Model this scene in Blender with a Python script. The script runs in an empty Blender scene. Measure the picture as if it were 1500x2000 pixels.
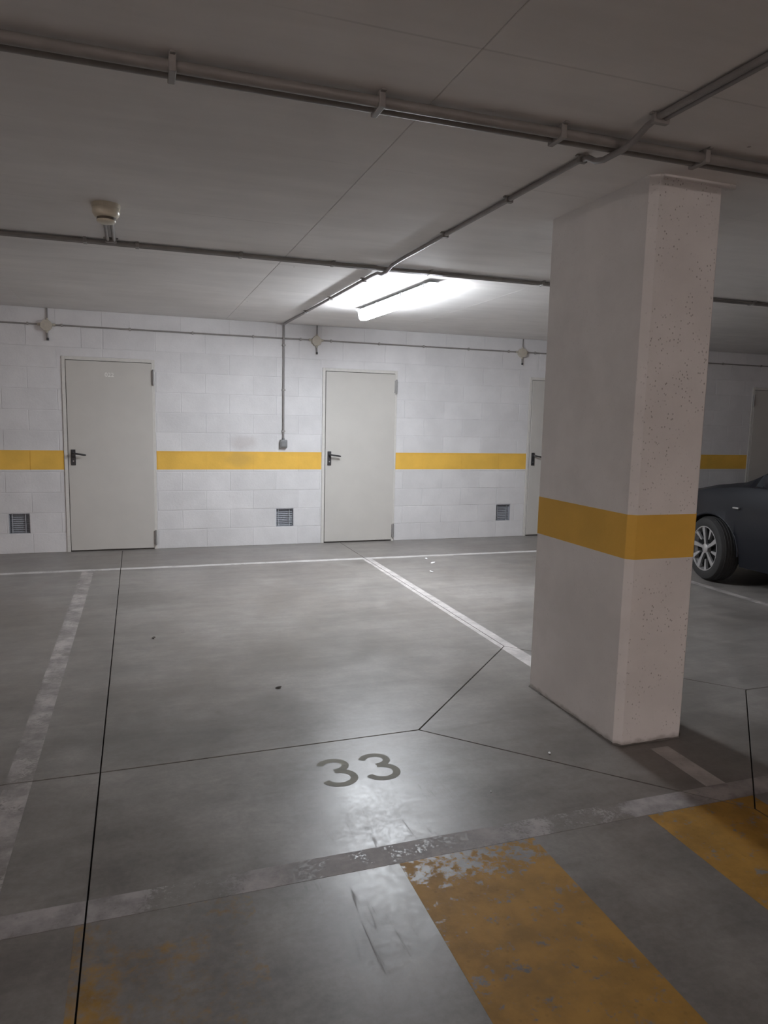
import bpy, bmesh, math, random
from mathutils import Vector, Matrix
random.seed(7)
S = bpy.context.scene
COL = S.collection

# ------------------------------------------------------------------ camera, world, exposure
cam_d = bpy.data.cameras.new('camera')
cam = bpy.data.objects.new('camera', cam_d); COL.objects.link(cam); S.camera = cam
cam_d.sensor_fit = 'VERTICAL'; cam_d.sensor_height = 36.0; cam_d.lens = 36.0 * 1404.48 / 2000.0
cam_d.clip_start = 0.05; cam_d.clip_end = 100
def cam_axes(yaw, pitch, roll):
    cy, sy, cp, sp = math.cos(yaw), math.sin(yaw), math.cos(pitch), math.sin(pitch)
    fw = Vector((sy*cp, cy*cp, -sp)); rt = Vector((cy, -sy, 0)); up = rt.cross(fw)
    c, s = math.cos(roll), math.sin(roll)
    return rt*c + up*s, up*c - rt*s, fw
_r, _u, _f = cam_axes(math.radians(19.016), math.radians(7.343), math.radians(1.292))
cam.matrix_world = Matrix(((_r.x, _u.x, -_f.x, 0), (_r.y, _u.y, -_f.y, 0), (_r.z, _u.z, -_f.z, 1.4905), (0, 0, 0, 1)))
W = bpy.data.worlds.new('world'); S.world = W; W.use_nodes = True
W.node_tree.nodes['Background'].inputs[0].default_value = (0, 0, 0, 1)
W.node_tree.nodes['Background'].inputs[1].default_value = 0.0
S.view_settings.view_transform = 'Standard'; S.view_settings.look = 'None'
S.view_settings.gamma = 1.0; S.view_settings.use_curve_mapping = False
S.view_settings.exposure = 0.0
LAMP_MAIN = (0.90, 0.945, 1.0, 225.0)        # cool tube in view: r, g, b, strength
LAMP_AISLE = (1.0, 0.84, 0.78, 350.0)
LAMP_FAR = (1.0, 0.88, 0.83, 640.0)        # older warm tubes further along the driveway, behind the viewer

D, H = 8.30, 2.546                          # back wall plane, ceiling height
X0, X1, Y0 = -11.0, 14.0, -9.0               # room extents

# ------------------------------------------------------------------ helpers
def tag(o, label=None, cat=None, group=None, kind=None):
    if label: o['label'] = label
    if cat: o['category'] = cat
    if group: o['group'] = group
    if kind: o['kind'] = kind
    return o
def empty(name, loc=(0, 0, 0), rz=0, parent=None):
    o = bpy.data.objects.new(name, None); COL.objects.link(o)
    o.location = loc; o.rotation_euler = (0, 0, rz); o.empty_display_size = 0.1
    if parent: o.parent = parent
    return o
class MB:
    """collects polygons, builds one mesh object"""
    def __init__(s): s.v = []; s.f = []
    def add(s, vs, fs):
        n = len(s.v); s.v += [tuple(v) for v in vs]; s.f += [tuple(i+n for i in f) for f in fs]; return s
    def box(s, x0, x1, y0, y1, z0, z1):
        return s.add([(x0,y0,z0),(x1,y0,z0),(x1,y1,z0),(x0,y1,z0),(x0,y0,z1),(x1,y0,z1),(x1,y1,z1),(x0,y1,z1)],
                     [(3,2,1,0),(4,5,6,7),(0,1,5,4),(1,2,6,5),(2,3,7,6),(3,0,4,7)])
    def bbox(s, x0, x1, y0, y1, z0, z1, b=0.003):
        """box with all edges chamfered"""
        bm = bmesh.new(); bmesh.ops.create_cube(bm, size=1)
        for v in bm.verts:
            v.co = ((x0+x1)/2+v.co.x*(x1-x0), (y0+y1)/2+v.co.y*(y1-y0), (z0+z1)/2+v.co.z*(z1-z0))
        bmesh.ops.bevel(bm, geom=bm.edges[:], offset=b, segments=2, affect='EDGES', profile=0.5)
        bm.verts.index_update()
        s.add([v.co[:] for v in bm.verts], [[v.index for v in f.verts] for f in bm.faces]); bm.free(); return s
    def prism(s, poly, z0, z1):
        n = len(poly)
        return s.add([(x,y,z0) for x,y in poly]+[(x,y,z1) for x,y in poly],
                     [tuple(range(n-1,-1,-1)), tuple(range(n,2*n))]+[(i,(i+1)%n,n+(i+1)%n,n+i) for i in range(n)])
    def tube(s, pts, r, n=12, caps=True):
        pts = [Vector(p) for p in pts]; rings = []
        rr = r if isinstance(r, (list, tuple)) else [r]*len(pts)
        ref = None
        for i, p in enumerate(pts):
            t = (pts[min(i+1,len(pts)-1)]-pts[max(i-1,0)]).normalized()
            if ref is None: ref = Vector((0,0,1)) if abs(t.z) < 0.9 else Vector((1,0,0))
            a = t.cross(ref).normalized(); b = a.cross(t).normalized(); ref = b
            rings.append([p+a*math.cos(q*2*math.pi/n)*rr[i]+b*math.sin(q*2*math.pi/n)*rr[i] for q in range(n)])
        vs = [v for R in rings for v in R]; fs = []
        for i in range(len(pts)-1):
            for q in range(n):
                fs.append((i*n+q, i*n+(q+1)%n, (i+1)*n+(q+1)%n, (i+1)*n+q))
        if caps: fs += [tuple(range(n-1,-1,-1)), tuple(range((len(pts)-1)*n, len(pts)*n))]
        return s.add(vs, fs)
    def lathe(s, prof, c, axis='z', n=32, caps=True):
        """prof: (radius, height) along axis from centre c"""
        vs = []
        for r, h in prof:
            for q in range(n):
                a = q*2*math.pi/n; u, w = r*math.cos(a), r*math.sin(a)
                vs.append({'z':(c[0]+u,c[1]+w,c[2]+h),'x':(c[0]+h,c[1]+u,c[2]+w),'y':(c[0]+w,c[1]+h,c[2]+u)}[axis])
        fs = [(i*n+q, i*n+(q+1)%n, (i+1)*n+(q+1)%n, (i+1)*n+q) for i in range(len(prof)-1) for q in range(n)]
        if caps and prof[0][0] > 1e-6: fs.append(tuple(range(n-1,-1,-1)))
        if caps and prof[-1][0] > 1e-6: fs.append(tuple(range((len(prof)-1)*n, len(prof)*n)))
        return s.add(vs, fs)
    def mesh(s, name, mat, smooth=False, ang=35):
        m = bpy.data.meshes.new(name); m.from_pydata(s.v, [], s.f)
        bm = bmesh.new(); bm.from_mesh(m)
        bmesh.ops.remove_doubles(bm, verts=bm.verts, dist=1e-6)
        bmesh.ops.recalc_face_normals(bm, faces=bm.faces); bm.to_mesh(m); bm.free()
        if mat: m.materials.append(mat)
        if smooth:
            m.polygons.foreach_set('use_smooth', [True]*len(m.polygons)); m.set_sharp_from_angle(angle=math.radians(ang))
        m.update(); return m
    def build(s, name, mat, parent=None, smooth=False, ang=35, loc=None):
        o = bpy.data.objects.new(name, s.mesh(name, mat, smooth, ang)); COL.objects.link(o)
        if parent: o.parent = parent
        if loc: o.location = loc
        return o
def link_mesh(name, me, parent, loc=(0,0,0), rot=(0,0,0)):
    o = bpy.data.objects.new(name, me); COL.objects.link(o); o.location = loc; o.rotation_euler = rot
    if parent: o.parent = parent
    return o

# convex polygon tools for the floor
def clip_half(poly, a, b):
    """keep the part of poly left of the line a->b"""
    out = []; n = len(poly)
    side = lambda p: (b[0]-a[0])*(p[1]-a[1])-(b[1]-a[1])*(p[0]-a[0])
    for i in range(n):
        p, q = poly[i], poly[(i+1)%n]; sp, sq = side(p), side(q)
        if sp >= 0: out.append(p)
        if (sp >= 0) != (sq >= 0):
            t = sp/(sp-sq); out.append((p[0]+(q[0]-p[0])*t, p[1]+(q[1]-p[1])*t))
    return out
def clip_poly(poly, win):
    for i in range(len(win)):
        if len(poly) < 3: return []
        poly = clip_half(poly, win[i], win[(i+1)%len(win)])
    return poly if len(poly) >= 3 else []
def inset(poly, d):
    out = list(poly); n = len(poly)
    for i in range(n):
        a, b = poly[i], poly[(i+1)%n]; l = math.hypot(b[0]-a[0], b[1]-a[1])
        nx, ny = -(b[1]-a[1])/l*d, (b[0]-a[0])/l*d
        out = clip_half(out, (a[0]+nx, a[1]+ny), (b[0]+nx, b[1]+ny))
    return out
def rect(x0, y0, x1, y1): return [(x0,y0),(x1,y0),(x1,y1),(x0,y1)]
def rsub(rects, h):
    """rectangles (x0,z0,x1,z1) minus the hole h"""
    out = []
    for r in rects:
        x0, z0, x1, z1 = r; a0, b0, a1, b1 = max(x0,h[0]), max(z0,h[1]), min(x1,h[2]), min(z1,h[3])
        if a0 >= a1 or b0 >= b1: out.append(r); continue
        if x0 < a0: out.append((x0,z0,a0,z1))
        if a1 < x1: out.append((a1,z0,x1,z1))
        if z0 < b0: out.append((a0,z0,a1,b0))
        if b1 < z1: out.append((a0,b1,a1,z1))
    return [r for r in out if r[2]-r[0] > 0.012 and r[3]-r[1] > 0.006]

# ------------------------------------------------------------------ materials
class NT:
    def __init__(s, tree): s.t = tree; s.n = tree.nodes; s.l = tree.links
    def new(s, typ, **kw):
        nd = s.n.new(typ)
        for k, v in kw.items(): setattr(nd, k, v)
        return nd
    def put(s, sock, v):
        if v is None: return
        if isinstance(v, bpy.types.NodeSocket): s.l.new(v, sock)
        else:
            if isinstance(v, (tuple, list)) and len(v) == 3 and sock.type == 'RGBA': v = (*v, 1)
            sock.default_value = v
    def pos(s):
        if not hasattr(s, '_p'): s._p = s.new('ShaderNodeNewGeometry').outputs['Position']
        return s._p
    def math(s, op, a, b=0.0, c=None):
        nd = s.new('ShaderNodeMath', operation=op); s.put(nd.inputs[0], a); s.put(nd.inputs[1], b)
        if c is not None: s.put(nd.inputs[2], c)
        return nd.outputs[0]
    def vmul(s, v, k):
        nd = s.new('ShaderNodeVectorMath', operation='MULTIPLY'); s.put(nd.inputs[0], v); s.put(nd.inputs[1], k); return nd.outputs[0]
    def noise(s, scale, detail=3, rough=0.55, vec=None, dist=0.0):
        nd = s.new('ShaderNodeTexNoise'); s.put(nd.inputs['Vector'], vec if vec is not None else s.pos())
        nd.inputs['Scale'].default_value = scale; nd.inputs['Detail'].default_value = detail
        nd.inputs['Roughness'].default_value = rough; nd.inputs['Distortion'].default_value = dist
        return nd.outputs[0]
    def voro(s, scale, vec=None):
        nd = s.new('ShaderNodeTexVoronoi'); s.put(nd.inputs['Vector'], vec if vec is not None else s.pos())
        nd.inputs['Scale'].default_value = scale; return nd.outputs['Distance']
    def step(s, v, lo, hi, a=0.0, b=1.0):
        nd = s.new('ShaderNodeMapRange', interpolation_type='SMOOTHSTEP'); s.put(nd.inputs[0], v)
        for i, q in enumerate((lo, hi, a, b)): s.put(nd.inputs[i+1], q)
        return nd.outputs[0]
    def mix(s, f, a, b):
        nd = s.new('ShaderNodeMix', data_type='RGBA'); s.put(nd.inputs[0], f); s.put(nd.inputs[6], a); s.put(nd.inputs[7], b); return nd.outputs[2]
    def mul(s, a, b, f=1.0):
        nd = s.new('ShaderNodeMix', data_type='RGBA', blend_type='MULTIPLY'); s.put(nd.inputs[0], f); s.put(nd.inputs[6], a); s.put(nd.inputs[7], b); return nd.outputs[2]
    def grey(s, v):
        nd = s.new('ShaderNodeCombineColor'); [s.put(nd.inputs[i], v) for i in range(3)]; return nd.outputs[0]
    def bump(s, h, strength, dist=0.01):
        nd = s.new('ShaderNodeBump'); s.put(nd.inputs['Height'], h); nd.inputs['Strength'].default_value = strength
        nd.inputs['Distance'].default_value = dist; return nd.outputs[0]
    def blob(s, x, y, rx, ry, soft=0.5, axes='XY'):
        """1 inside an ellipse around (x, y), fading to 0"""
        sep = s.new('ShaderNodeSeparateXYZ'); s.put(sep.inputs[0], s.pos())
        a = s.math('DIVIDE', s.math('SUBTRACT', sep.outputs[axes[0]], x), rx)
        b = s.math('DIVIDE', s.math('SUBTRACT', sep.outputs[axes[1]], y), ry)
        d = s.math('SQRT', s.math('ADD', s.math('MULTIPLY', a, a), s.math('MULTIPLY', b, b)))
        d = s.math('ADD', d, s.math('MULTIPLY', s.math('SUBTRACT', s.noise(9, 3), 0.5), 1.0))
        return s.step(d, 1-soft, 1+soft, 1.0, 0.0)
    def bsdf(s, col, rough, metal=0.0, normal=None, spec=0.5):
        nd = s.new('ShaderNodeBsdfPrincipled'); s.put(nd.inputs['Base Color'], col); s.put(nd.inputs['Roughness'], rough)
        s.put(nd.inputs['Metallic'], metal); s.put(nd.inputs['Specular IOR Level'], spec)
        if normal is not None: s.put(nd.inputs['Normal'], normal)
        return nd.outputs[0]
def mat(name, fn):
    m = bpy.data.materials.new(name); m.use_nodes = True; t = NT(m.node_tree); t.n.clear()
    out = t.new('ShaderNodeOutputMaterial'); t.l.new(fn(t), out.inputs[0]); return m
def plain(name, col, rough=0.5, metal=0.0, var=0.06, scale=30, spec=0.5):
    def fn(t):
        k = t.step(t.noise(scale, 3), 0.3, 0.7, 1-var, 1+var)
        return t.bsdf(t.mul(col, t.grey(k)), rough, metal, spec=spec)
    return mat(name, fn)

def concrete_bsdf(t):
    p = t.pos()
    big = t.noise(0.55, 4, 0.6); mid = t.noise(2.3, 5, 0.62, dist=0.4)
    streak = t.noise(1.0, 5, 0.65, t.vmul(p, (1.4, 7.0, 1.0)), 0.6)
    fine = t.noise(38, 4, 0.7)
    col = t.mix(t.step(big, 0.35, 0.65), (0.200, 0.182, 0.168), (0.258, 0.243, 0.229))
    col = t.mul(col, t.grey(t.step(mid, 0.28, 0.72, 0.84, 1.12)))
    col = t.mul(col, t.grey(t.step(streak, 0.3, 0.72, 0.90, 1.10)))
    col = t.mul(col, t.grey(t.step(fine, 0.28, 0.72, 0.90, 1.08)))
    col = t.mul(col, t.grey(t.step(t.noise(7.5, 6, 0.72, dist=0.3), 0.3, 0.7, 0.90, 1.08)))
    # old drips and tyre rub marks with their own outlines
    for x, y, rx, ry, k in ((0.12,3.35,0.34,0.26,0.45), (0.02,6.0,0.45,0.22,0.35), (0.62,3.62,0.16,0.10,0.30), (1.0,2.72,0.22,0.14,0.12),
                            (0.60,1.83,0.07,0.16,0.35), (2.75,1.45,0.35,0.28,0.3), (-1.0,5.4,0.5,0.5,0.2), (3.3,4.6,0.6,0.35,0.2), (1.3,4.3,0.6,0.35,0.10)):
        col = t.mix(t.math('MULTIPLY', t.blob(x, y, rx, ry), k), col, (0.09, 0.082, 0.075))
    # small dark spots and hairline rub scratches
    col = t.mix(t.math('MULTIPLY', t.step(t.voro(3.1), 0.035, 0.06, 1.0, 0.0), 0.18), col, (0.06, 0.055, 0.05))
    scr = t.noise(1.0, 6, 0.75, t.vmul(p, (34.0, 3.0, 1.0)), 1.0)
    sm = t.math('MULTIPLY', t.step(scr, 0.56, 0.68), t.math('MAXIMUM', t.blob(0.62, 1.9, 0.16, 0.30), t.blob(0.95, 2.4, 0.30, 0.25)))
    col = t.mix(t.math('MULTIPLY', sm, 0.42), col, (0.08, 0.075, 0.075))
    rough = t.step(t.math('ADD', t.math('MULTIPLY', mid, 0.6), t.math('MULTIPLY', fine, 0.4)), 0.3, 0.7, 0.29, 0.45)
    rough = t.math('ADD', rough, t.math('MULTIPLY', sm, 0.2))
    h = t.math('ADD', t.math('MULTIPLY', mid, 0.6), t.math('MULTIPLY', fine, 0.15))
    return t.bsdf(col, rough, normal=t.bump(h, 0.10, 0.01), spec=0.5)
M = {}
M['concrete'] = mat('polished_concrete', concrete_bsdf)
def paint(name, col, thr, s1=5.0, s2=45.0, dirt=0.3, rough=0.62, w=0.05, mod=()):
    """worn floor paint: bare concrete shows where the paint has gone"""
    def fn(t):
        n = t.math('ADD', t.math('MULTIPLY', t.noise(s1, 3, 0.6), 0.5), t.math('MULTIPLY', t.noise(s2, 4, 0.7), 0.5))
        for x, y, rx, ry, dv in mod: n = t.math('ADD', n, t.math('MULTIPLY', t.blob(x, y, rx, ry, 0.4), dv))
        k = t.step(n, thr-w, thr+w)
        c = t.mul(col, t.grey(t.step(t.noise(7, 5, 0.65), 0.3, 0.7, 1-dirt, 1.06)))
        c = t.mul(c, t.grey(t.step(t.voro(22), 0.06, 0.16, 0.75, 1.0)), 0.6)
        pb = t.bsdf(c, rough, spec=0.35, normal=t.bump(t.noise(60, 3), 0.15, 0.004))
        mx = t.new('ShaderNodeMixShader'); t.put(mx.inputs[0], k); t.l.new(concrete_bsdf(t), mx.inputs[1]); t.l.new(pb, mx.inputs[2])
        return mx.outputs[0]
    return mat(name, fn)
M['white_line'] = paint('white_line_paint', (0.56, 0.525, 0.51), 0.34)
M['white_worn'] = paint('scuffed_white_line_paint', (0.43, 0.395, 0.38), 0.445, 6.0, 70.0, 0.5, w=0.03)
M['white_front'] = paint('scraped_white_line_paint', (0.41, 0.38, 0.375), 0.505, 7.0, 80.0, 0.45, w=0.03,
                         mod=((-0.4,2.15,0.38,0.2,0.10), (0.11,2.15,0.10,0.2,-0.10), (0.75,2.15,0.55,0.2,0.07), (1.65,2.15,0.28,0.2,-0.03), (1.95,2.18,0.16,0.2,0.16), (2.7,2.18,0.5,0.3,0.10)))
M['white_faint'] = paint('faded_white_line_paint', (0.58, 0.56, 0.55), 0.42, 3.0, 50.0, 0.2)
M['yellow_line'] = paint('yellow_hatch_paint', (0.46, 0.25, 0.045), 0.405, 15.0, 40.0, 0.3, w=0.05, mod=((1.0,2.12,0.7,0.14,-0.10),))
M['yellow_worn'] = paint('scraped_yellow_hatch_paint', (0.40, 0.23, 0.05), 0.60, 4.0, 30.0, 0.35, w=0.12, mod=((-0.17,1.7,0.09,0.55,0.10), (0.05,2.05,0.12,0.1,-0.1)))
M['number'] = paint('olive_number_paint', (0.235, 0.225, 0.178), 0.31, 8, 50, 0.2)
M['joint'] = plain('dark_joint_filler', (0.035, 0.032, 0.03), 0.9)
def wall_fn(t):
    oi = t.new('ShaderNodeObjectInfo').outputs['Random']
    col = t.mul((0.69, 0.685, 0.695), t.grey(t.step(oi, 0, 1, 0.965, 1.02)))
    col = t.mul(col, t.grey(t.step(t.noise(3.0, 5, 0.6), 0.3, 0.7, 0.93, 1.03)))
    col = t.mix(t.math('MULTIPLY', t.blob(1.15, 1.19, 0.13, 0.075, 0.5, 'XZ'), 0.28), col, (0.36, 0.30, 0.28))
    col = t.mix(t.step(t.math('ADD', t.noise(14, 4), t.math('MULTIPLY', t.new('ShaderNodeSeparateXYZ').outputs[2], 0)), 0.72, 0.8, 0, 0.15), col, (0.4, 0.38, 0.37))
    h = t.math('ADD', t.noise(55, 4, 0.7), t.math('MULTIPLY', t.noise(9, 3), 0.6))
    return t.bsdf(col, 0.75, normal=t.bump(h, 0.35, 0.006), spec=0.3)
M['wall'] = mat('white_painted_block', wall_fn)
def band_fn(t):
    col = t.mul((0.82, 0.50, 0.092), t.grey(t.step(t.noise(4, 4), 0.3, 0.7, 0.92, 1.04)))
    col = t.mix(t.math('MULTIPLY', t.blob(1.1, 1.0, 0.16, 0.08, 0.5, 'XZ'), 0.3), col, (0.36, 0.25, 0.10))
    return t.bsdf(col, 0.65, normal=t.bump(t.noise(55, 4, 0.7), 0.3, 0.005), spec=0.35)
M['band'] = mat('yellow_band_paint', band_fn)
def ceil_fn(t):
    col = t.mul((0.83, 0.805, 0.79), t.grey(t.step(t.noise(0.9, 5, 0.6), 0.3, 0.7, 0.93, 1.04)))
    col = t.mul(col, t.grey(t.step(t.noise(1.0, 4, 0.6, t.vmul(t.pos(), (1, 6, 1))), 0.3, 0.7, 0.96, 1.03)))
    col = t.mix(t.math('MULTIPLY', t.step(t.voro(2.2), 0.012, 0.02, 1.0, 0.0), 0.6), col, (0.12, 0.11, 0.10))
    # faint board marks across the slabs
    sep = t.new('ShaderNodeSeparateXYZ'); t.put(sep.inputs[0], t.pos())
    fr = t.math('ABSOLUTE', t.math('SUBTRACT', t.math('FRACT', t.math('DIVIDE', t.math('SUBTRACT', sep.outputs[1], 0.43), 1.05)), 0.5))
    ln = t.math('MULTIPLY', t.step(fr, 0.002, 0.006, 1.0, 0.0), t.step(t.noise(1.3, 3), 0.42, 0.6))
    col = t.mix(t.math('MULTIPLY', ln, 0.25), col, (0.3, 0.29, 0.28))
    return t.bsdf(col, 0.8, normal=t.bump(t.noise(30, 4), 0.15, 0.004), spec=0.3)
M['ceiling'] = mat('painted_ceiling_concrete', ceil_fn)
def column_fn(t):
    col = t.mul((0.82, 0.805, 0.80), t.grey(t.step(t.noise(2.2, 5, 0.6), 0.3, 0.7, 0.92, 1.05)))
    dens = t.math('MULTIPLY', t.step(t.noise(3.2, 3), 0.36, 0.56), 1.0)
    front = t.new('ShaderNodeNewGeometry'); sep = t.new('ShaderNodeSeparateXYZ'); t.l.new(front.outputs['Normal'], sep.inputs[0])
    side = t.step(t.math('ABSOLUTE', sep.outputs[0]), 0.3, 0.9, 1.0, 0.12)      # the y faces were cast rougher
    v = t.new('ShaderNodeTexVoronoi'); t.put(v.inputs['Vector'], t.vmul(t.pos(), (1, 1, 0.75))); v.inputs['Scale'].default_value = 68
    hole = t.math('MULTIPLY', t.step(v.outputs['Distance'], 0.14, 0.26, 1.0, 0.0), t.math('MULTIPLY', dens, side))
    hole = t.math('MULTIPLY', hole, t.step(t.noise(17, 2), 0.42, 0.54))
    col = t.mix(t.math('MULTIPLY', hole, 0.62), col, (0.16, 0.145, 0.135))
    sp = t.new('ShaderNodeSeparateXYZ'); t.put(sp.inputs[0], t.pos())
    low = t.math('ADD', sp.outputs[2], t.math('MULTIPLY', t.noise(14, 4), 0.05))
    col = t.mix(t.step(low, 0.03, 0.055, 0.55, 0.0), col, (0.20, 0.185, 0.17))
    h = t.math('SUBTRACT', t.math('MULTIPLY', t.noise(18, 4), 0.4), hole)
    return t.bsdf(col, 0.7, normal=t.bump(h, 0.35, 0.006), spec=0.3)
M['column'] = mat('painted_column_concrete', column_fn)
M['door'] = plain('cream_door_enamel', (0.54, 0.525, 0.495), 0.45, var=0.02, scale=4)
M['frame'] = plain('door_frame_enamel', (0.62, 0.605, 0.575), 0.45, var=0.03)
M['gap'] = plain('door_gap_seal', (0.10, 0.095, 0.09), 0.9)
M['hinge'] = plain('grey_hinge_steel', (0.30, 0.295, 0.29), 0.4, 0.3)
M['black'] = plain('black_plastic', (0.035, 0.034, 0.036), 0.45)
M['steel'] = plain('bright_steel', (0.5, 0.5, 0.5), 0.3, 0.9)
M['pale_text'] = plain('pale_sticker', (0.80, 0.79, 0.76), 0.5)
M['galv'] = plain('galvanised_louver', (0.40, 0.42, 0.46), 0.45, 0.25, 0.12, 60)
M['void'] = plain('dark_duct', (0.03, 0.03, 0.035), 0.9)
M['pipe'] = plain('grey_conduit_plastic', (0.25, 0.235, 0.225), 0.45, 0, 0.08, 12)
M['pipe_dark'] = plain('dark_grey_conduit_plastic', (0.27, 0.255, 0.25), 0.42, 0, 0.08, 12)
M['clip'] = plain('conduit_clip_plastic', (0.30, 0.285, 0.275), 0.5)
M['box'] = plain('cream_junction_plastic', (0.50, 0.46, 0.39), 0.5)
M['grey'] = plain('grey_switch_plastic', (0.20, 0.205, 0.21), 0.5)
M['ivory'] = plain('ivory_detector_plastic', (0.60, 0.55, 0.44), 0.28)
M['slot'] = plain('dark_detector_slot', (0.10, 0.08, 0.06), 0.6)
M['housing'] = plain('lamp_housing_plastic', (0.85, 0.86, 0.88), 0.45)
def emit(name, c):
    def fn(t):
        # prismatic cover: full output from its underside, little from the upright rim
        sep = t.new('ShaderNodeSeparateXYZ'); t.put(sep.inputs[0], t.new('ShaderNodeNewGeometry').outputs['True Normal'])
        e = t.new('ShaderNodeEmission'); e.inputs[0].default_value = (c[0], c[1], c[2], 1)
        t.put(e.inputs[1], t.step(t.math('MULTIPLY', sep.outputs[2], -1.0), 0.30, 0.50, 0.09*c[3], c[3])); return e.outputs[0]
    return mat(name, fn)
M['glow_main'] = emit('lit_cool_diffuser', LAMP_MAIN)
M['glow_aisle'] = emit('lit_warm_diffuser', LAMP_AISLE)
M['glow_far'] = emit('lit_warm_white_diffuser', LAMP_FAR)
M['scrap'] = plain('white_paper', (0.85, 0.85, 0.86), 0.8)
M['leaf'] = plain('dry_brown_leaf', (0.07, 0.055, 0.045), 0.8)
def carpaint(t):
    nd = t.new('ShaderNodeBsdfPrincipled'); t.put(nd.inputs['Base Color'], (0.007, 0.008, 0.012)); nd.inputs['Roughness'].default_value = 0.40
    nd.inputs['Specular IOR Level'].default_value = 0.3; nd.inputs['Coat Weight'].default_value = 0.05; nd.inputs['Coat Roughness'].default_value = 0.08
    return nd.outputs[0]
M['car'] = mat('dark_blue_car_paint', carpaint)
M['glass'] = plain('tinted_car_glass', (0.02, 0.025, 0.03), 0.06, 0, 0.0)
M['tyre'] = plain('tyre_rubber', (0.022, 0.021, 0.021), 0.75, 0, 0.1)
M['alloy'] = plain('machined_alloy', (0.50, 0.49, 0.49), 0.35, 0.7)
M['alloy_dark'] = plain('dark_wheel_well', (0.012, 0.012, 0.012), 0.7)
M['red_lens'] = plain('red_lamp_lens', (0.25, 0.01, 0.01), 0.2)
M['clear_lens'] = plain('clear_lamp_lens', (0.4, 0.42, 0.45), 0.1, 0.3)

# ------------------------------------------------------------------ floor slabs and their saw-cut joints
JX, YC = -0.173, 3.062
DL, DT, DR, DB = (1.266, 3.083), (2.302, 4.146), (3.275, 3.065), (2.277, 2.036)
floor = MB().box(X0, X1, Y0, D+0.2, -0.25, -0.012).build('floor', M['joint']); tag(floor, 'grey polished concrete garage floor with thin dark joints', kind='structure')
panels = [rect(X0, YC, JX, D+0.15),
          [(JX, YC), DL, DT, (DT[0], D+0.15), (JX, D+0.15)],
          [DT, DR, (X1, YC), (X1, D+0.15), (DT[0], D+0.15)],
          rect(X0, Y0, JX, YC),
          [(JX, Y0), (DB[0], Y0), DB, DL, (JX, YC)],
          [(DB[0], Y0), (X1, Y0), (X1, YC), DR, DB],
          [DL, DB, DR, DT]]
panels = [inset(p, 0.0028) for p in panels]
for p in panels:
    b = MB(); q = inset(p, 0.0015); n = len(p)
    if len(q) != n: q = p
    b.add([(x,y,-0.05) for x,y in p]+[(x,y,-0.002) for x,y in p]+[(x,y,0) for x,y in q],
          [tuple(range(n-1,-1,-1)), tuple(range(2*n,3*n))]+[(k*n+i,k*n+(i+1)%n,(k+1)*n+(i+1)%n,(k+1)*n+i) for k in (0,1) for i in range(n)])
    b.build('floor_slab', M['concrete'], floor)
def marking(name, polys, m, label=None, z=0.0006):
    b = MB()
    for poly in polys:
        for p in panels:
            c = clip_poly(poly, p)
            if c: b.prism(c, -0.0002, z)
    o = b.build(name, m, floor)
    if label: o['label'] = label
    return o
def subdiv_edge(x0, y0, x1, y1): return rect(x0, y0, x1, y1)
marking('bay_line', [rect(-3.3, 7.225, 9.0, 7.305)], M['white_faint'], 'thin white line along the back of the bays')
marking('bay_line', [[(-0.535, 2.225), (-0.433, 2.225), (-0.411, 7.225), (-0.515, 7.225)]], M['white_worn'], 'scuffed white line on the side of bay 33 nearer the numbered door')
marking('bay_line', [[(2.262, 3.47), (2.374, 3.47), (2.362, 7.225), (2.262, 7.225)]], M['white_line'], 'white line running behind the column')
marking('bay_line', [[(2.222, 2.236), (2.322, 2.236), (2.327, 2.592), (2.228, 2.592)]], M['white_line'], 'short stub of white line in front of the column')
marking('bay_line', [[(5.005, 2.236), (5.08, 2.236), (5.08, 7.225), (5.005, 7.225)]], M['white_worn'], 'white line beside the dark car')
marking('bay_line', [[(-3.28, 2.22), (-3.18, 2.22), (-3.18, 7.22), (-3.28, 7.22)]], M['white_worn'])
marking('bay_line', [[(-4.0, 2.092), (2.7, 2.126), (6.0, 2.14), (6.0, 2.25), (2.7, 2.236), (-4.0, 2.195)]], M['white_front'], 'heavily worn white line across the front of the bays', 0.0007)
for k, (a, b_, m) in enumerate([(-1.22, -0.72, 'yellow_worn'), (-0.20, 0.312, 'yellow_worn'), (0.812, 1.33, 'yellow_line'), (1.832, 2.35, 'yellow_line'), (2.86, 3.37, 'yellow_line')]):
    yt = 2.108 + 0.005*(a+0.2)
    marking('hatch_stripe', [[(a, 0.2), (b_, 0.2), (b_, yt+0.002), (a, yt)]], M[m])
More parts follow.
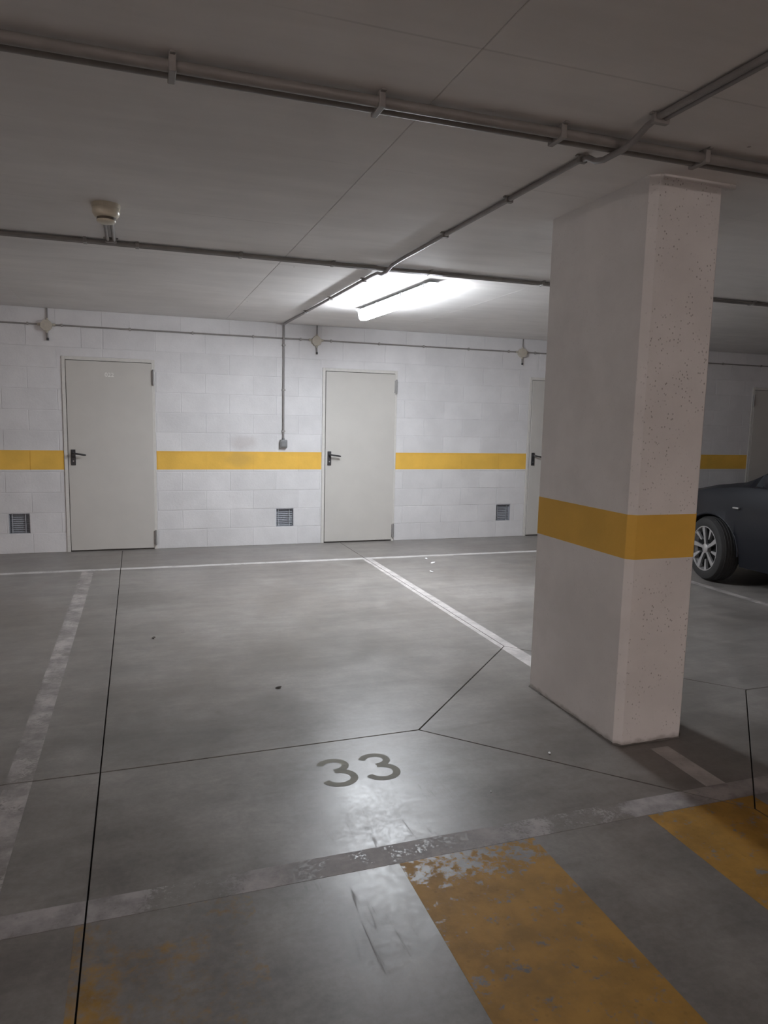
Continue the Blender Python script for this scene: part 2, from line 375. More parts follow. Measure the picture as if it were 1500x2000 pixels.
def three(cx, y0, w, h, t):
    """digit 3 as a bent ribbon"""
    pts = []
    r1, r2 = h*0.245, h*0.285
    c1, c2 = (cx-0.01*w, y0+h-r1-t*0.1), (cx, y0+r2+t*0.1)
    for a in range(165, -91, -15): pts.append((c1[0]+w*0.40*math.cos(math.radians(a)), c1[1]+(r1-t*0.4)*math.sin(math.radians(a))))
    pts[-1] = (cx-0.04*w, (c1[1]-(r1-t*0.4)+c2[1]+(r2-t*0.4))/2)
    for a in range(75, -166, -15): pts.append((c2[0]+w*0.46*math.cos(math.radians(a)), c2[1]+(r2-t*0.4)*math.sin(math.radians(a))))
    b = MB(); cut = 18
    for seg, z in ((pts[:cut], 0.0006), (pts[cut-1:], 0.0009)):
        L, R = [], []
        for i, p in enumerate(seg):
            q0, q1 = seg[max(i-1,0)], seg[min(i+1,len(seg)-1)]
            dx, dy = q1[0]-q0[0], q1[1]-q0[1]; l = math.hypot(dx, dy) or 1
            L.append((p[0]-dy/l*t/2, p[1]+dx/l*t/2)); R.append((p[0]+dy/l*t/2, p[1]-dx/l*t/2))
        n = len(seg)
        b.add([(x,y,z) for x,y in L]+[(x,y,z) for x,y in R], [(i, i+n, i+n+1, i+1) for i in range(n-1)])
    return b
for cx in (0.773, 0.962):
    o = three(cx, 2.664, 0.138, 0.245, 0.032).build('bay_digit', M['number'], floor); o['label'] = 'olive painted digit 3'

# ------------------------------------------------------------------ back wall of painted blocks
DW, DH = 0.925, 2.07
DOORS = [-0.728, 2.065, 4.807, 8.485]
VENTS = [(-1.283, 0.2125, -1.081, 0.4265), (1.524, 0.2125, 1.731, 0.4265), (4.400, 0.2125, 4.605, 0.4265)]
wall_rects = [(X0, -0.01, X1, H+0.02)]
for v in VENTS: wall_rects = rsub(wall_rects, v)
b = MB()
for x0, z0, x1, z1 in wall_rects: b.box(x0, x1, D+0.0022, D+0.25, z0, z1)
wall = b.build('wall_back', M['wall']); tag(wall, 'white painted block wall with doors and yellow band', kind='structure')
holes = [(x-0.002, -0.1, x+DW+0.002, DH+0.002) for x in DOORS] + VENTS
PZ, PX, JT = 0.2165, 0.525, 0.0060
def block_mesh(rects):
    b = MB()
    if len(rects) == 1:
        x0, z0, x1, z1 = rects[0]; c = 0.0025; yf, yb = 0.0, 0.03
        b.add([(x0,yb,z0),(x1,yb,z0),(x1,yb,z1),(x0,yb,z1),(x0,yf+c*0.7,z0),(x1,yf+c*0.7,z0),(x1,yf+c*0.7,z1),(x0,yf+c*0.7,z1),
               (x0+c,yf,z0+c),(x1-c,yf,z0+c),(x1-c,yf,z1-c),(x0+c,yf,z1-c)],
              [(0,1,2,3),(8,9,10,11)]+[(i,(i+1)%4,4+(i+1)%4,4+i) for i in range(4)]+[(4+i,4+(i+1)%4,8+(i+1)%4,8+i) for i in range(4)])
    else:
        for x0, z0, x1, z1 in rects: b.box(x0, x1, 0.0, 0.03, z0, z1)
    return b.mesh('block', M['wall'])
full = block_mesh([(0, 0, PX-JT, PZ-JT)]); full_last = None
blocks = []
nrow = int(math.ceil(H/PZ))
for r in range(nrow):
    z0 = r*PZ-0.003; z1 = min(z0+PZ-JT, H-0.001)
    if z1-z0 < 0.02: continue
    for seg in (0, 1):
        if seg == 0: a = (-1.058 if r % 2 == 0 else -1.302); lo, hi = -2.9, DOORS[0]+0.4
        else: a = (0.731 if r % 2 == 0 else 0.468); lo, hi = DOORS[0]+0.4, 9.9
        k = math.floor((lo-a)/PX); x = a+k*PX
        while x < hi:
            x0, x1 = max(x, lo)+JT/2, min(x+PX, hi)-JT/2; x += PX
            if x1-x0 < 0.03: continue
            rs = [(x0, max(z0,0.001), x1, z1)]
            for h in holes: rs = rsub(rs, h)
            if not rs: continue
            yo = D-0.0005-random.random()*0.0012
            if len(rs) == 1 and abs(rs[0][2]-rs[0][0]-(PX-JT)) < 1e-6 and abs(rs[0][3]-rs[0][1]-(PZ-JT)) < 1e-6:
                link_mesh('block', full, wall, (rs[0][0], yo, rs[0][1]))
            else:
                link_mesh('block', block_mesh(rs), wall, (0, yo, 0))
            blocks += [(q, yo) for q in rs]
# yellow band: paint on the block faces and in the joints between the doors
B0, B1 = 0.886, 1.089
edges = [-2.9]+[e for x in DOORS for e in (x-0.004, x+DW+0.004)]+[9.9]
for i in range(0, len(edges)-1, 2):
    xa, xb = edges[i], edges[i+1]
    if xb-xa < 0.05: continue
    b = MB().box(xa, xb, D+0.0014, D+0.004, B0, B1)
    for q, yo in blocks:
        a0, a1, c0, c1 = max(q[0]-0.0004,xa), min(q[2]+0.0004,xb), max(q[1]-0.0004,B0), min(q[3]+0.0004,B1)
        if a1-a0 > 0.005 and c1-c0 > 0.004: b.box(a0, a1, yo-0.0008, yo+0.002, c0, c1)
    b.build('painted_band', M['band'], wall)
for xa, xb in ((X0, -2.9), (9.9, X1)):
    MB().box(xa, xb, D-0.001, D+0.005, B0, B1).build('painted_band', M['band'], wall)
# the other sides of the garage hall
tag(MB().box(X0-0.2, X0, Y0, D, 0, H).build('wall_left', M['wall']), 'plain white far side wall out beyond the bays', kind='structure')
tag(MB().box(X1, X1+0.2, Y0, D, 0, H).build('wall_right', M['wall']), 'plain white end wall beyond the parked car', kind='structure')
tag(MB().box(X0, X1, Y0-0.2, Y0, 0, H).build('wall_front', M['wall']), 'plain white wall across the driveway', kind='structure')

# ------------------------------------------------------------------ ceiling slabs
ceiling = MB().box(X0, X1, Y0, D+0.25, H+0.006, H+0.25).build('ceiling', M['ceiling']); tag(ceiling, 'low painted concrete slab ceiling', kind='structure')
sx = [X0, -8.99, -7.0, -5.01, -3.02, -1.03, 0.958, 2.945, 4.94, 6.93, 8.92, 10.91, 12.9, X1]
for i in range(len(sx)-1):
    x0, x1, c = sx[i]+0.0006, sx[i+1]-0.0006, 0.0022
    MB().add([(x0,Y0,H+0.012),(x1,Y0,H+0.012),(x1,D+0.01,H+0.012),(x0,D+0.01,H+0.012),(x0,Y0,H+c),(x1,Y0,H+c),(x1,D+0.01,H+c),(x0,D+0.01,H+c),
              (x0+c,Y0,H),(x1-c,Y0,H),(x1-c,D+0.01,H),(x0+c,D+0.01,H)],
             [(0,1,2,3),(8,9,10,11)]+[(j,(j+1)%4,4+(j+1)%4,4+j) for j in range(4)]+[(4+j,4+(j+1)%4,8+(j+1)%4,8+j) for j in range(4)]
             ).build('ceiling_slab', M['ceiling'], ceiling)

# ------------------------------------------------------------------ column
CX0, CX1, CY0, CY1, CH = 2.087, 2.473, 2.655, 3.472, 0.030
def col_prof(o=0.0):
    x0, x1, y0, y1, c = CX0-o, CX1+o, CY0-o, CY1+o, CH+o*0.4
    return [(x0+c,y0),(x1-c,y0),(x1,y0+c),(x1,y1-c),(x1-c,y1),(x0+c,y1),(x0,y1-c),(x0,y0+c)]
column = MB().prism(col_prof(), 0, H).build('column', M['column'])
tag(column, 'white painted rectangular concrete column with yellow band and chamfered corners', kind='structure')
MB().prism(col_prof(0.0009), B0, B1).build('painted_band', M['band'], column)
MB().box(CX0+0.045, CX1+0.03, CY0-0.009, CY0+0.01, H-0.020, H).bbox(CX1+0.005, CX1+0.04, CY0-0.014, CY0+0.02, H-0.022, H, 0.006).build('top_lip', M['column'], column)
b = MB()      # ragged mortar bead where the column meets the floor
for (xa, ya), (xb, yb) in zip(col_prof(), col_prof()[1:]+col_prof()[:1]):
    n = max(2, int(math.hypot(xb-xa, yb-ya)/0.03))
    b.tube([(xa+(xb-xa)*i/n+random.uniform(-.002,.002), ya+(yb-ya)*i/n+random.uniform(-.002,.002), 0.001) for i in range(n+1)],
           [random.uniform(0.003, 0.008) for _ in range(n+1)], 6)
b.build('floor_bead', plain('grey_mortar', (0.16, 0.15, 0.14), 0.9), column)

# ------------------------------------------------------------------ doors
def make_door(i, x, label, hinge_right=True, digits=None):
    d = empty('door_%d' % i, (x, D, 0)); tag(d, label, kind='structure')
    fw, pr = 0.034, 0.012
    MB().box(0, DW, 0.0, 0.003, 0.0, DH).build('seal', M['gap'], d)
    b = MB().bbox(0, fw, -pr, 0.003, 0, DH, 0.002).bbox(DW-fw, DW, -pr, 0.003, 0, DH, 0.002).bbox(fw, DW-fw, -pr, 0.003, DH-fw, DH, 0.002)
    b.build('frame', M['frame'], d)
    g = 0.006
    leaf = MB().bbox(fw+g, DW-fw+0.010, -pr-0.004, 0.002, 0.016, DH-fw-g, 0.003).build('leaf', M['door'], d)
    sx = 1 if hinge_right else -1
    hx = DW-0.020 if hinge_right else 0.020
    for z0, z1 in ((1.795, 1.965), (0.045, 0.215)):
        h = MB().bbox(hx-0.016, hx+0.016, -pr-0.012, -pr+0.004, z0+0.01, z1-0.01, 0.002).tube([(hx+0.004*sx, -pr-0.016, z0), (hx+0.004*sx, -pr-0.016, z1)], 0.010, 12)
        h.build('hinge', M['hinge'], d, True)
    px = 0.065 if hinge_right else DW-0.065-0.045
    hd = MB().bbox(px, px+0.046, -pr-0.014, -pr-0.003, 0.934, 1.100, 0.004).build('handle', M['black'], d)
    lx = px+0.023
    lv = [(lx, -pr-0.012, 1.062), (lx, -pr-0.052, 1.062), (lx+0.012*sx, -pr-0.062, 1.061), (lx+0.05*sx, -pr-0.064, 1.055), (lx+0.11*sx, -pr-0.062, 1.046), (lx+0.128*sx, -pr-0.058, 1.044)]
    MB().tube(lv, [0.011, 0.010, 0.010, 0.0095, 0.0105, 0.007], 10).build('lever', M['black'], hd, True)
    MB().lathe([(0.007, 0.0), (0.007, 0.002), (0.003, 0.0025)], (lx, -pr-0.0145-0.002, 0.978), 'y', 14).build('keyhole', M['steel'], hd)
    if digits:
        f = bpy.data.curves.new('digits', 'FONT'); f.body = digits; f.size = 0.062; f.extrude = 0.0006; f.align_x = 'CENTER'
        f.materials.append(M['pale_text'])
        o = bpy.data.objects.new('door_number', f); COL.objects.link(o); o.parent = d
        o.location = (0.465, -pr-0.0046, 1.873); o.rotation_euler = (math.pi/2, 0, 0); o['label'] = 'small pale door number'
    return d
make_door(1, DOORS[0], 'cream metal door with a small number near its top', digits='022')
make_door(2, DOORS[1], 'cream metal door beside the wall switch')
make_door(3, DOORS[2], 'cream metal door half hidden by the column')
make_door(4, DOORS[3], 'cream metal door behind the dark car', hinge_right=False)

# ------------------------------------------------------------------ louvred vents
def make_vent(v, label):
    x0, z0, x1, z1 = v; w, h = x1-x0, z1-z0; r = 0.028
    o = empty('vent_grille', (x0, D, z0)); tag(o, label, 'vent', 'louvred vents low in the block wall')
    MB().box(0, w, 0.10, 0.11, 0, h).build('duct_back', M['void'], o)
    MB().box(0.0005, 0.006, 0.004, 0.10, 0, h).box(w-0.006, w-0.0005, 0.004, 0.10, 0, h).box(0.006, w-0.006, 0.004, 0.10, 0.0005, 0.006).box(0.006, w-0.006, 0.004, 0.10, h-0.006, h-0.0005).build('sleeve', M['galv'], o)
    n = 9; p = (h-0.016)/n
    sl = MB().add([(0.007, 0.0, -0.0085), (w-0.007, 0.0, -0.0085), (w-0.007, 0.018, 0.0065), (0.007, 0.018, 0.0065),
                   (0.007, 0.0, -0.0065), (w-0.007, 0.0, -0.0065), (w-0.007, 0.018, 0.0085), (0.007, 0.018, 0.0085)],
                  [(3,2,1,0),(4,5,6,7),(0,1,5,4),(1,2,6,5),(2,3,7,6),(3,0,4,7)]).mesh('slat', M['galv'])
    for k in range(n): link_mesh('slat', sl, o, (0, r, 0.008+p*(k+0.5)))
    br = MB().box(-0.004, 0.004, r-0.008, r-0.002, 0.006, h-0.006).mesh('bar', M['galv'])
    for x in (w*0.15, w*0.78): link_mesh('bar', br, o, (x, 0, 0))
    return o
make_vent(VENTS[0], 'square louvred vent on the hinge-free side of the numbered door')
make_vent(VENTS[1], 'square louvred vent below the wall switch')
make_vent(VENTS[2], 'square louvred vent beside the half hidden door')

# ------------------------------------------------------------------ conduits
def run(name, label, pipes, clips, m='pipe', group='surface conduit runs'):
    """pipes: list of (points, radius); clips: list of (centre, axis, size)"""
    o = empty(name, pipes[0][0][0]); tag(o, label, 'conduit', group); L = Vector(pipes[0][0][0])
    for pts, r in pipes:
        MB().tube([Vector(p)-L for p in pts], r, 14).build('pipe', M[m], o, True)
    for c, ax, w, dp in clips:
        c = Vector(c)-L
        b = MB()
        if ax == 'x': b.bbox(c.x-0.011, c.x+0.011, c.y-w/2, c.y+w/2, c.z-dp, c.z, 0.003).bbox(c.x-0.009, c.x+0.009, c.y-w/2-0.016, c.y+w/2+0.006, c.z-0.007, c.z, 0.002)
        elif ax == 'y': b.bbox(c.x-w/2, c.x+w/2, c.y-0.011, c.y+0.011, c.z-dp, c.z, 0.003).bbox(c.x-w/2-0.01, c.x+w/2+0.01, c.y-0.009, c.y+0.009, c.z-0.007, c.z, 0.002)
        elif ax == 'wx': b.bbox(c.x-0.009, c.x+0.009, c.y-dp, c.y, c.z-w/2, c.z+w/2, 0.002)
        elif ax == 'wz': b.bbox(c.x-w/2, c.x+w/2, c.y-dp, c.y, c.z-0.009, c.z+0.009, 0.002)
        b.build('clip', M['clip'], o)
    return o
ZC = H
# heavy double run nearest the viewer
y1 = 2.375
run('ceiling_conduit', 'thick pair of conduits on the ceiling nearest the viewer',
    [([(X0+0.05, y1, ZC-0.030), (X1-0.05, y1, ZC-0.030)], 0.018), ([(X0+0.05, y1+0.050, ZC-0.030), (X1-0.05, y1+0.050, ZC-0.030)], 0.016)],
    [((x, y1+0.025, ZC), 'x', 0.096, 0.052) for x in (-1.2, -0.54, 0.122, 0.775, 1.455, 2.09, 2.75, 3.4)])
# thinner double run further back, joined by the detector's pipes
y2 = 4.90
run('ceiling_conduit', 'slim pair of conduits on the ceiling past the smoke detector',
    [([(X0+0.05, y2, ZC-0.016), (X1-0.05, y2, ZC-0.016)], 0.0125), ([(X0+0.05, y2+0.030, ZC-0.016), (X1-0.05, y2+0.030, ZC-0.016)], 0.0125)],
    [((x, y2+0.015, ZC), 'x', 0.062, 0.031) for x in (-1.6, -0.95, -0.275, 0.027, 0.665, 1.285, 2.0, 2.91, 3.6, 4.3, 4.93, 5.6)])
# run out from the wall that hops under the heavy pair and continues as two pipes, with its drop to the switch
zc = ZC-0.014
def cxx(y): return 1.600 + (8.27-y)*0.0166
pts = [(1.604, D-0.013, 1.232), (1.604, D-0.013, 2.47), (1.603, D-0.017, 2.512), (1.603, D-0.032, zc-0.004), (1.603, D-0.065, zc)]
pts += [(cxx(y), y, zc) for y in (8.0, 7.0, 6.0, 5.2)] + [(cxx(5.05), 5.05, zc-0.006), (cxx(4.97), 4.97, zc-0.028), (cxx(4.86), 4.86, zc-0.028), (cxx(4.76), 4.76, zc-0.006), (cxx(4.6), 4.6, zc)]
pts += [(cxx(y), y, zc) for y in (4.0, 3.2, 2.62)]
pts += [(cxx(2.56), 2.56, zc-0.008), (cxx(2.51), 2.51, zc-0.036), (cxx(2.46), 2.46, zc-0.047), (cxx(2.34), 2.34, zc-0.047), (cxx(2.28), 2.28, zc-0.034), (cxx(2.22), 2.22, zc-0.010), (cxx(2.16), 2.16, zc), (cxx(1.5), 1.5, zc), (cxx(-4), -4, zc)]
second = [(cxx(2.18)+0.026, 2.18, zc), (cxx(-4)+0.026, -4, zc)]
run('ceiling_conduit', 'conduit crossing under the thick pair and dropping down the wall to the switch',
    [(pts, 0.0115), (second, 0.0115)],
    [((cxx(y), y, ZC), 'y', 0.036, 0.030) for y in (7.2, 6.3, 5.37, 3.90, 3.18, 2.60)] + [((cxx(y)+0.013, y, ZC), 'y', 0.062, 0.034) for y in (2.17, 0.9, -0.4)] +
    [((1.604, D-0.001, z), 'wz', 0.040, 0.027) for z in (2.30, 1.797, 1.329)], 'pipe_dark')
# slim run along the top of the block wall with its boxes
BX = [-0.855, 1.981, 4.665]; ZW = 2.378
run('wall_conduit', 'slim conduit along the top of the block wall',
    [([(X0+0.05, D-0.011, ZW), (X1-0.05, D-0.011, ZW)], 0.0085)],
    [((x, D-0.001, ZW), 'wx', 0.032, 0.021) for x in (-1.03, -0.71, -0.045, 0.60, 1.26, 1.80, 2.16, 2.75, 3.32, 3.92, 4.48, 4.86, 5.5, 7.9, 8.6)])
def junction(x, label):
    o = empty('junction_box', (x, D, ZW-0.010)); tag(o, label, 'box', 'junction boxes on the wall conduit')
    n = 8; poly = [(0.058*math.cos((k+0.5)*math.pi/4), 0.058*math.sin((k+0.5)*math.pi/4)) for k in range(n)]
    def octo(s, ya, yb): return MB().add([(px*s, ya, pz*s) for px, pz in poly]+[(px*s*0.95, yb, pz*s*0.95) for px, pz in poly],
        [tuple(range(n)), tuple(range(2*n-1, n-1, -1))]+[(i, n+i, n+(i+1)%n, (i+1)%n) for i in range(n)])
    octo(1.0, -0.001, -0.040).build('body', M['box'], o)
    octo(1.03, -0.040, -0.052).build('lid', M['box'], o)
    for p, q, r in (((-0.05,-0.012,0.010),(-0.085,-0.012,0.010),0.014), ((0.05,-0.012,0.010),(0.085,-0.012,0.010),0.014),
                    ((0.008,-0.014,0.05),(0.008,-0.014,0.075),0.012), ((0.004,-0.02,-0.05),(0.004,-0.02,-0.075),0.014)):
        MB().tube([p, q], r, 10).build('gland', M['box'], o, True)
    MB().tube([(0.036, -0.045, -0.036), (0.036, -0.056, -0.036)], 0.008, 8).build('screw', M['box'], o, True)
    MB().tube([(0.010, -0.012, 0.07), (0.010, -0.012, H-ZW+0.010-0.002)], 0.0075, 10).build('riser', M['pipe_dark'], o, True)
    MB().tube([(0.004, -0.020, -0.07), (0.008, -0.020, -0.128)], 0.0095, 10).build('stub', M['pipe'], o, True)
    MB().lathe([(0.012, -0.018), (0.012, 0.006), (0.006, 0.010)], (0.009, -0.020, -0.132), 'z', 12).build('end_cap', M['black'], o)
    return o
for x, l in zip(BX, ('cream junction box above and beside the numbered door', 'cream junction box near the corner of the middle door', 'cream junction box above the half hidden door')): junction(x, l)
# grey switch box at the end of the drop
o = empty('switch_box', (1.604, D, 1.184)); tag(o, 'small grey weatherproof switch box just over the yellow band', 'switch')
MB().bbox(-0.042, 0.042, -0.048, -0.001, -0.046, 0.046, 0.007).build('body', M['grey'], o)
MB().bbox(-0.030, 0.030, -0.056, -0.047, -0.034, 0.030, 0.004).build('rocker_cover', M['grey'], o)
MB().tube([(0, -0.014, 0.045), (0, -0.014, 0.062)], 0.015, 12).build('gland', M['grey'], o, True)

# ------------------------------------------------------------------ smoke detector
o = empty('smoke_detector', (-0.125, 4.10, H)); tag(o, 'round ivory smoke detector on the ceiling', 'detector')
MB().lathe([(0.0, 0.0), (0.070, 0.0), (0.071, -0.004), (0.069, -0.020), (0.064, -0.022)], (0,0,0), 'z', 40).build('base', M['ivory'], o, True)
MB().lathe([(0.066, -0.020), (0.068, -0.036), (0.065, -0.050), (0.056, -0.063), (0.050, -0.066)], (0,0,0), 'z', 40).build('body', M['ivory'], o, True)
MB().lathe([(0.046, -0.060), (0.046, -0.080)], (0,0,0), 'z', 40).build('sensing_slot', M['slot'], o, True)
MB().lathe([(0.046, -0.078), (0.048, -0.080), (0.045, -0.088), (0.032, -0.094), (0.0, -0.096)], (0,0,0), 'z', 40).build('cap', M['ivory'], o, True)
run('detector_conduit', 'short pair of pipes linking the smoke detector to the ceiling conduit',
    [([(-0.142, 4.168, ZC-0.0135), (-0.142, 4.884, ZC-0.0135)], 0.0105), ([(-0.106, 4.168, ZC-0.0135), (-0.106, 4.884, ZC-0.0135)], 0.0105)],
    [((-0.124, 4.84, ZC), 'y', 0.064, 0.029)])

# ------------------------------------------------------------------ batten lamps
def make_lamp(x, yc, L, glow, label, rz=0.0, zc=2.482, group='batten lamps'):
    o = empty('batten_lamp', (x, yc, zc), rz); tag(o, label, 'lamp', group)
    def capsule(hw, zlo, zhi, ins, n=10):
        b = MB(); P = []
        for a in range(n+1): t = math.pi*a/n; P.append((hw*math.cos(t), L/2-hw+hw*math.sin(t)))
        for a in range(n+1): t = math.pi+math.pi*a/n; P.append((hw*math.cos(t), -L/2+hw+hw*math.sin(t)))
        k = len(P); rows = []
        for s, z in ((1.0, zhi), (0.97, zhi-(zhi-zlo)*0.35), (0.86, zhi-(zhi-zlo)*0.75), (0.62, zlo)):
            rows.append([(px*s, py-(math.copysign(hw*(1-s), py)), z) for px, py in P])
        return b.add([v for r in rows for v in r], [tuple(range(k)), tuple(range(4*k-1, 3*k-1, -1))]+[(r*k+i, (r+1)*k+i, (r+1)*k+(i+1)%k, r*k+(i+1)%k) for r in range(3) for i in range(k)])
    capsule(0.052, -0.052, 0.036, 0).build('diffuser', M[glow], o, True, 60)
    b = MB().bbox(-0.055, 0.055, -L/2-0.003, L/2+0.003, 0.0365, 0.041, 0.002).bbox(-0.036, 0.036, -L/2+0.05, L/2-0.05, 0.0405, 0.052, 0.005); b.build('housing', M['housing'], o)
    for y in (-L/2+0.10, -L*0.17, L*0.17, L/2-0.10):
        for sx in (-1, 1):
            MB().bbox(sx*0.057-0.004, sx*0.057+0.004, y-0.012, y+0.012, 0.014, 0.044, 0.002).build('latch', M['housing'], o)
    for y in (-L*0.36, L*0.36):
        MB().bbox(-0.022, 0.022, y-0.03, y+0.03, 0.0515, H-zc-0.0005, 0.004).build('bracket', M['housing'], o)
    return o
make_lamp(2.118, 6.00, 1.65, 'glow_main', 'lit white tube lamp under the ceiling', rz=0.05)
for i, (x, y) in enumerate(((3.0, -7.2), (-8.2, -4.2))):
    make_lamp(x, y, 1.60, ('glow_aisle', 'glow_far')[i], ('lit tube lamp near the wall across the driveway', 'lit tube lamp over the driveway beyond the numbered door')[i], rz=math.pi/2, group='driveway lamps')

# ------------------------------------------------------------------ parked car, nose to the wall
car = empty('car', (6.13, 5.50, 0)); tag(car, 'dark blue parked car behind the column, alloy front wheel turned', 'car')
WR, WB, HW = 0.310, 2.60, 0.90                       # wheel radius, wheelbase, half width (front axle at local y = 0)
def lerp(tab, y):
    for (a, va), (b_, vb) in zip(tab, tab[1:]):
        if a <= y <= b_:
            t = (y-a)/(b_-a); t = t*t*(3-2*t)*0.35+t*0.65; return va+(vb-va)*t
    return tab[0][1] if y < tab[0][0] else tab[-1][1]
T_sh = [(-3.42,0.80),(-3.30,0.92),(-2.6,0.97),(-1.2,0.955),(-0.35,0.945),(0.0,0.905),(0.40,0.83),(0.62,0.755),(0.78,0.66),(0.84,0.56)]   # shoulder height
T_tp = [(-3.42,0.84),(-3.32,0.98),(-3.05,1.30),(-2.75,1.41),(-2.1,1.455),(-1.3,1.46),(-0.95,1.40),(-0.25,0.985),(0.0,0.945),(0.40,0.865),(0.62,0.785),(0.78,0.68),(0.84,0.57)]
T_w = [(-3.42,0.72),(-3.30,0.84),(-2.8,0.895),(-1.3,0.90),(0.0,0.90),(0.45,0.875),(0.66,0.80),(0.78,0.68),(0.84,0.55)]
T_tw = [(-3.42,0.55),(-3.1,0.56),(-2.6,0.60),(-1.3,0.62),(-0.9,0.62),(-0.25,0.72),(0.0,0.74),(0.4,0.70),(0.66,0.62),(0.84,0.42)]
T_bt = [(-3.42,0.42),(-3.3,0.28),(-2.9,0.22),(0.4,0.20),(0.7,0.22),(0.84,0.34)]
ARC = WR+0.055
ys = sorted(set([round(-3.42+0.06*i, 3) for i in range(72)]+[round(c+ARC*math.cos(a*math.pi/18), 3) for c in (0, -WB) for a in range(19)]+[0.84, -0.25, -0.95]))
ys = [y for y in ys if y <= 0.84]
def section(y):
    sh, tp, w, tw, bt = lerp(T_sh,y), lerp(T_tp,y), lerp(T_w,y), lerp(T_tw,y), lerp(T_bt,y)
    for c in (0.0, -WB):
        q = ARC*ARC-(y-c)**2
        if q > 0: bt = max(bt, 0.30+math.sqrt(q))
    bt = min(bt, sh-0.06)
    P = []
    prof = [(0.0, 0.955), (0.18, 0.985), (0.42, 1.0), (0.60, 0.995), (0.72, 0.975), (0.90, 0.975), (1.0, 0.935)]
    base = lerp(T_bt, y)
    for t, k in prof:
        z = base+(sh-base)*t; z = max(z, bt+(t*0.002)); P.append((w*k, z))
    P.append((w*0.89, sh+min(0.012, (tp-sh)*0.4)))                       # belt
    P.append((tw+0.02, sh+(tp-sh)*0.90)); P.append((tw-0.06, sh+(tp-sh)*0.965)); P.append((tw*0.45, tp-0.002)); P.append((0.0, tp))
    return P
secs = [section(y) for y in ys]; NP = len(secs[0])
body, gls = MB(), MB()
ring = lambda P, y: [(-x, y, z) for x, z in P]+[(x, y, z) for x, z in P[-2::-1]]
rows = [ring(P, y) for P, y in zip(secs, ys)]; K = len(rows[0])
bf, gf = [], []
for i in range(len(rows)-1):
    ym = (ys[i]+ys[i+1])/2
    for j in range(K-1):
        jj = j if j < NP-1 else K-2-j
        side = jj == 7; top = jj >= 8
        tall = lerp(T_tp, ym)-lerp(T_sh, ym)
        pillar = any(abs(ym-c) < 0.045 for c in (-1.35, -2.35))
        glass = (side and -3.0 < ym < -0.42 and not pillar) or (jj >= 9 and (-0.93 < ym < -0.27)) or (jj >= 9 and (-3.28 < ym < -3.06))
        (gf if glass else bf).append((i*K+j, i*K+j+1, (i+1)*K+j+1, (i+1)*K+j))
allv = [v for r in rows for v in r]
bf.append(tuple(range(K-1, -1, -1))); bf.append(tuple(range((len(rows)-1)*K, len(rows)*K)))
def sub(vs, fs, name, m, parent):
    used = sorted({i for f in fs for i in f}); mp = {i: k for k, i in enumerate(used)}
    b = MB(); b.add([vs[i] for i in used], [tuple(mp[i] for i in f) for f in fs]); return b.build(name, m, parent, True, 40)
sub(allv, bf, 'body', M['car'], car); sub(allv, gf, 'window_glass', M['glass'], car)
MB().box(-0.62, 0.62, -3.2, 0.62, 0.17, 0.60).box(-0.80, 0.80, -WB+0.42, -0.42, 0.19, 0.45).build('underbody', M['alloy_dark'], car)
for c in (0.0, -WB):
    for sx in (-1, 1):      # arch lip and wheel well liner
        b = MB().tube([(sx*(HW*0.985), c+(ARC-0.004)*math.cos(a*math.pi/24), 0.30+(ARC-0.004)*math.sin(a*math.pi/24)) for a in range(25)], 0.012, 8)
        b.build('arch_lip', M['car'], car, True)
        pts = [(c+(ARC+0.004)*math.cos(a*math.pi/16), 0.30+(ARC+0.004)*math.sin(a*math.pi/16)) for a in range(17)]
        b = MB(); n = len(pts)
        b.add([(sx*0.60, y, z) for y, z in pts]+[(sx*0.875, y, z) for y, z in pts], [(i, i+1, n+i+1, n+i) for i in range(n-1)])
        b.build('wheel_well', M['alloy_dark'], car)
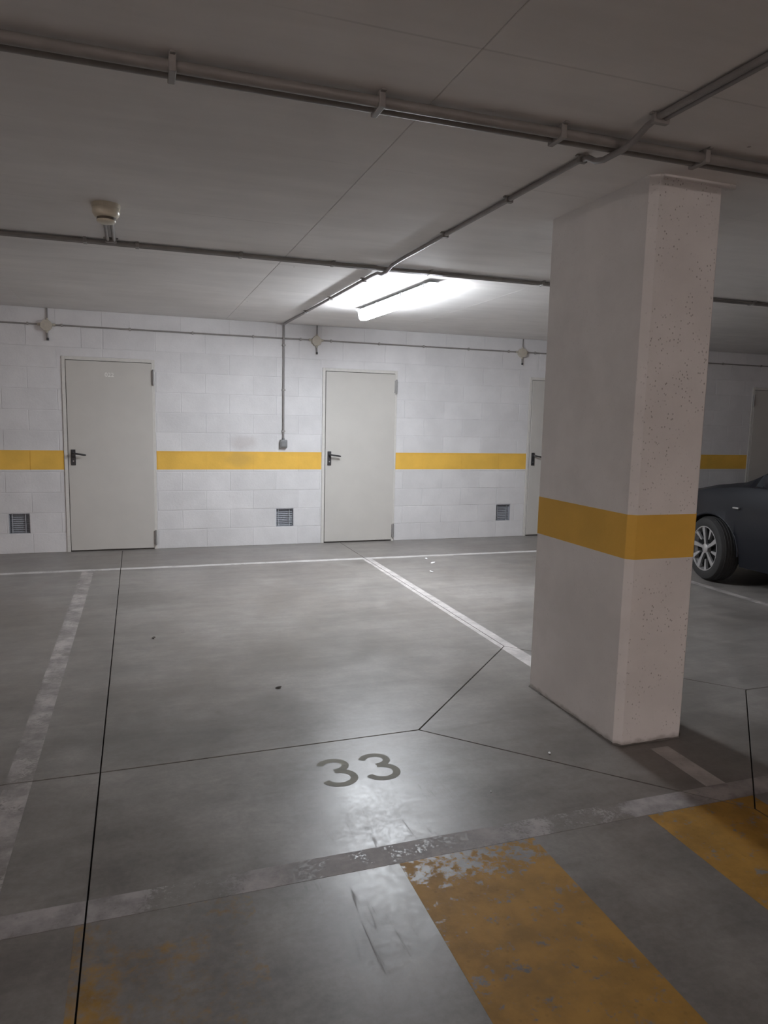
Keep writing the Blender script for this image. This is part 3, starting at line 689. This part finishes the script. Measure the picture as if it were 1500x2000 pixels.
def make_wheel(x, y, steer, flip):
    # built with its outer face towards -x, then turned
    prof = [(0.215, -0.095), (0.225, -0.101), (0.262, -0.104), (0.292, -0.094), (0.306, -0.072), (WR, -0.035), (WR, 0.035), (0.306, 0.072), (0.292, 0.094), (0.225, 0.101), (0.215, 0.095)]
    b = MB().lathe(prof, (0,0,0), 'x', 48, False)
    for k in range(-2, 3):                                # tread ribs
        b.lathe([(WR+0.001, k*0.027-0.010), (WR+0.004, k*0.027-0.008), (WR+0.004, k*0.027+0.008), (WR+0.001, k*0.027+0.010)], (0,0,0), 'x', 48, False)
    w = b.build('wheel', M['tyre'], car, True, 30); w.location = (x, y, WR+0.004); w.rotation_euler = (0, 0, (math.pi if flip else 0)+steer)
    MB().lathe([(0.205, -0.088), (0.210, -0.100), (0.218, -0.100), (0.218, -0.080), (0.205, -0.060), (0.200, 0.06)], (0,0,0), 'x', 48, False).build('rim', M['alloy'], w, True)
    MB().lathe([(0.199, -0.045), (0.0, -0.045)], (0,0,0), 'x', 40).build('brake_shield', M['alloy_dark'], w)
    MB().lathe([(0.048, -0.050), (0.046, -0.088), (0.036, -0.094), (0.0, -0.096)], (0,0,0), 'x', 24).build('hub_cap', M['alloy'], w, True)
    for k in range(10):
        a = math.radians(36*k+6); r0, r1 = (0.035, 0.207) if k % 2 == 0 else (0.105, 0.207); wa, wb = (0.012, 0.023) if k % 2 == 0 else (0.008, 0.019)
        tw = 0.10
        def P(r, s, h):
            q = a+tw*(r/0.207); return (h, r*math.sin(q)+s*math.cos(q), r*math.cos(q)-s*math.sin(q))
        vs = []
        for r, wd, h in ((r0, wa, -0.086), ((r0+r1)/2, (wa+wb)/2*0.95, -0.090), (r1, wb, -0.094)):
            vs += [P(r, -wd, h), P(r, wd, h), P(r, wd*0.9, h+0.022), P(r, -wd*0.9, h+0.022)]
        fs = [(0,3,2,1), (8,9,10,11)]+[(4*s+i, 4*s+(i+1)%4, 4*s+4+(i+1)%4, 4*s+4+i) for s in (0,1) for i in range(4)]
        MB().add(vs, fs).build('spoke', M['alloy'], w)
    return w
make_wheel(-HW+0.075, 0.0, -math.radians(12.5), False)
make_wheel(HW-0.10, 0.0, -math.radians(12.5), True)
make_wheel(-HW+0.10, -WB, 0, False)
make_wheel(HW-0.10, -WB, 0, True)
b = MB().bbox(-HW-0.004, -HW+0.03, -0.34, -0.27, 0.742, 0.756, 0.003); b.build('fender_badge', M['steel'], car)
for sx in (-1, 1):
    m_ = MB().bbox(sx*0.98-0.09, sx*0.98+0.09, -0.86, -0.74, 0.97, 1.10, 0.03).box(sx*0.87-0.05, sx*0.87+0.05, -0.82, -0.78, 0.965, 1.0)
    m_.build('wing_mirror', M['car'], car, True)
    MB().bbox(sx*0.52-0.14, sx*0.52+0.14, 0.69, 0.79, 0.58, 0.68, 0.02).build('headlamp', M['clear_lens'], car)
    MB().bbox(sx*0.60-0.14, sx*0.60+0.14, -3.42, -3.30, 0.80, 0.93, 0.02).build('tail_lamp', M['red_lens'], car)
    for y in (-0.55, -1.50):
        MB().bbox(sx*0.900-0.012, sx*0.900+0.012, y-0.72, y-0.54, 0.80, 0.825, 0.006).build('door_handle', M['car'], car)

# ------------------------------------------------------------------ litter on the floor
def scrap(name, x, y, s, m, label, cat, rz, n=5):
    b = MB(); pts = [(s*(0.7+0.5*random.random())*math.cos(2*math.pi*i/n), 0.6*s*(0.7+0.5*random.random())*math.sin(2*math.pi*i/n)) for i in range(n)]
    zs = [0.002+random.random()*s*0.35 for _ in range(n)]
    b.add([(px, py, z) for (px, py), z in zip(pts, zs)]+[(0, 0, 0.0005)]+[(px*0.98, py*0.98, z+0.0012) for (px, py), z in zip(pts, zs)]+[(0, 0, 0.004)],
          [(n, (i+1)%n, i) for i in range(n)]+[(2*n+1, n+1+i, n+1+(i+1)%n) for i in range(n)]+[(i, (i+1)%n, n+1+(i+1)%n, n+1+i) for i in range(n)])
    o = b.build(name, M[m], None, loc=(x, y, 0.0)); o.rotation_euler = (0, 0, rz); tag(o, label, cat); return o
scrap('paper_scrap', 2.92, 6.86, 0.035, 'scrap', 'white paper scrap close to the line at the back of the bay', 'litter', 0.4)
scrap('paper_scrap', 2.935, 7.08, 0.030, 'scrap', 'flattened white paper scrap touching the back bay line', 'litter', 1.2)
scrap('paper_scrap', 2.74, 6.46, 0.030, 'scrap', 'white paper scrap nearest the long white line behind the column', 'litter', 2.0)
scrap('paper_scrap', 1.746, 2.682, 0.011, 'scrap', 'tiny white scrap on the floor in front of the column', 'litter', 0.9)
scrap('dry_leaf', 0.719, 3.808, 0.022, 'leaf', 'small dark dry leaf beyond the painted 33', 'leaf', 0.3, 6)
scrap('dry_leaf', 0.079, 4.908, 0.020, 'leaf', 'dark leaf crumb beside the long floor joint', 'leaf', 1.0, 6)
scrap('stone_chip', 1.33, 2.45, 0.006, 'scrap', 'pale stone chip between the painted 33 and the worn line', 'stone', 0.5, 6)
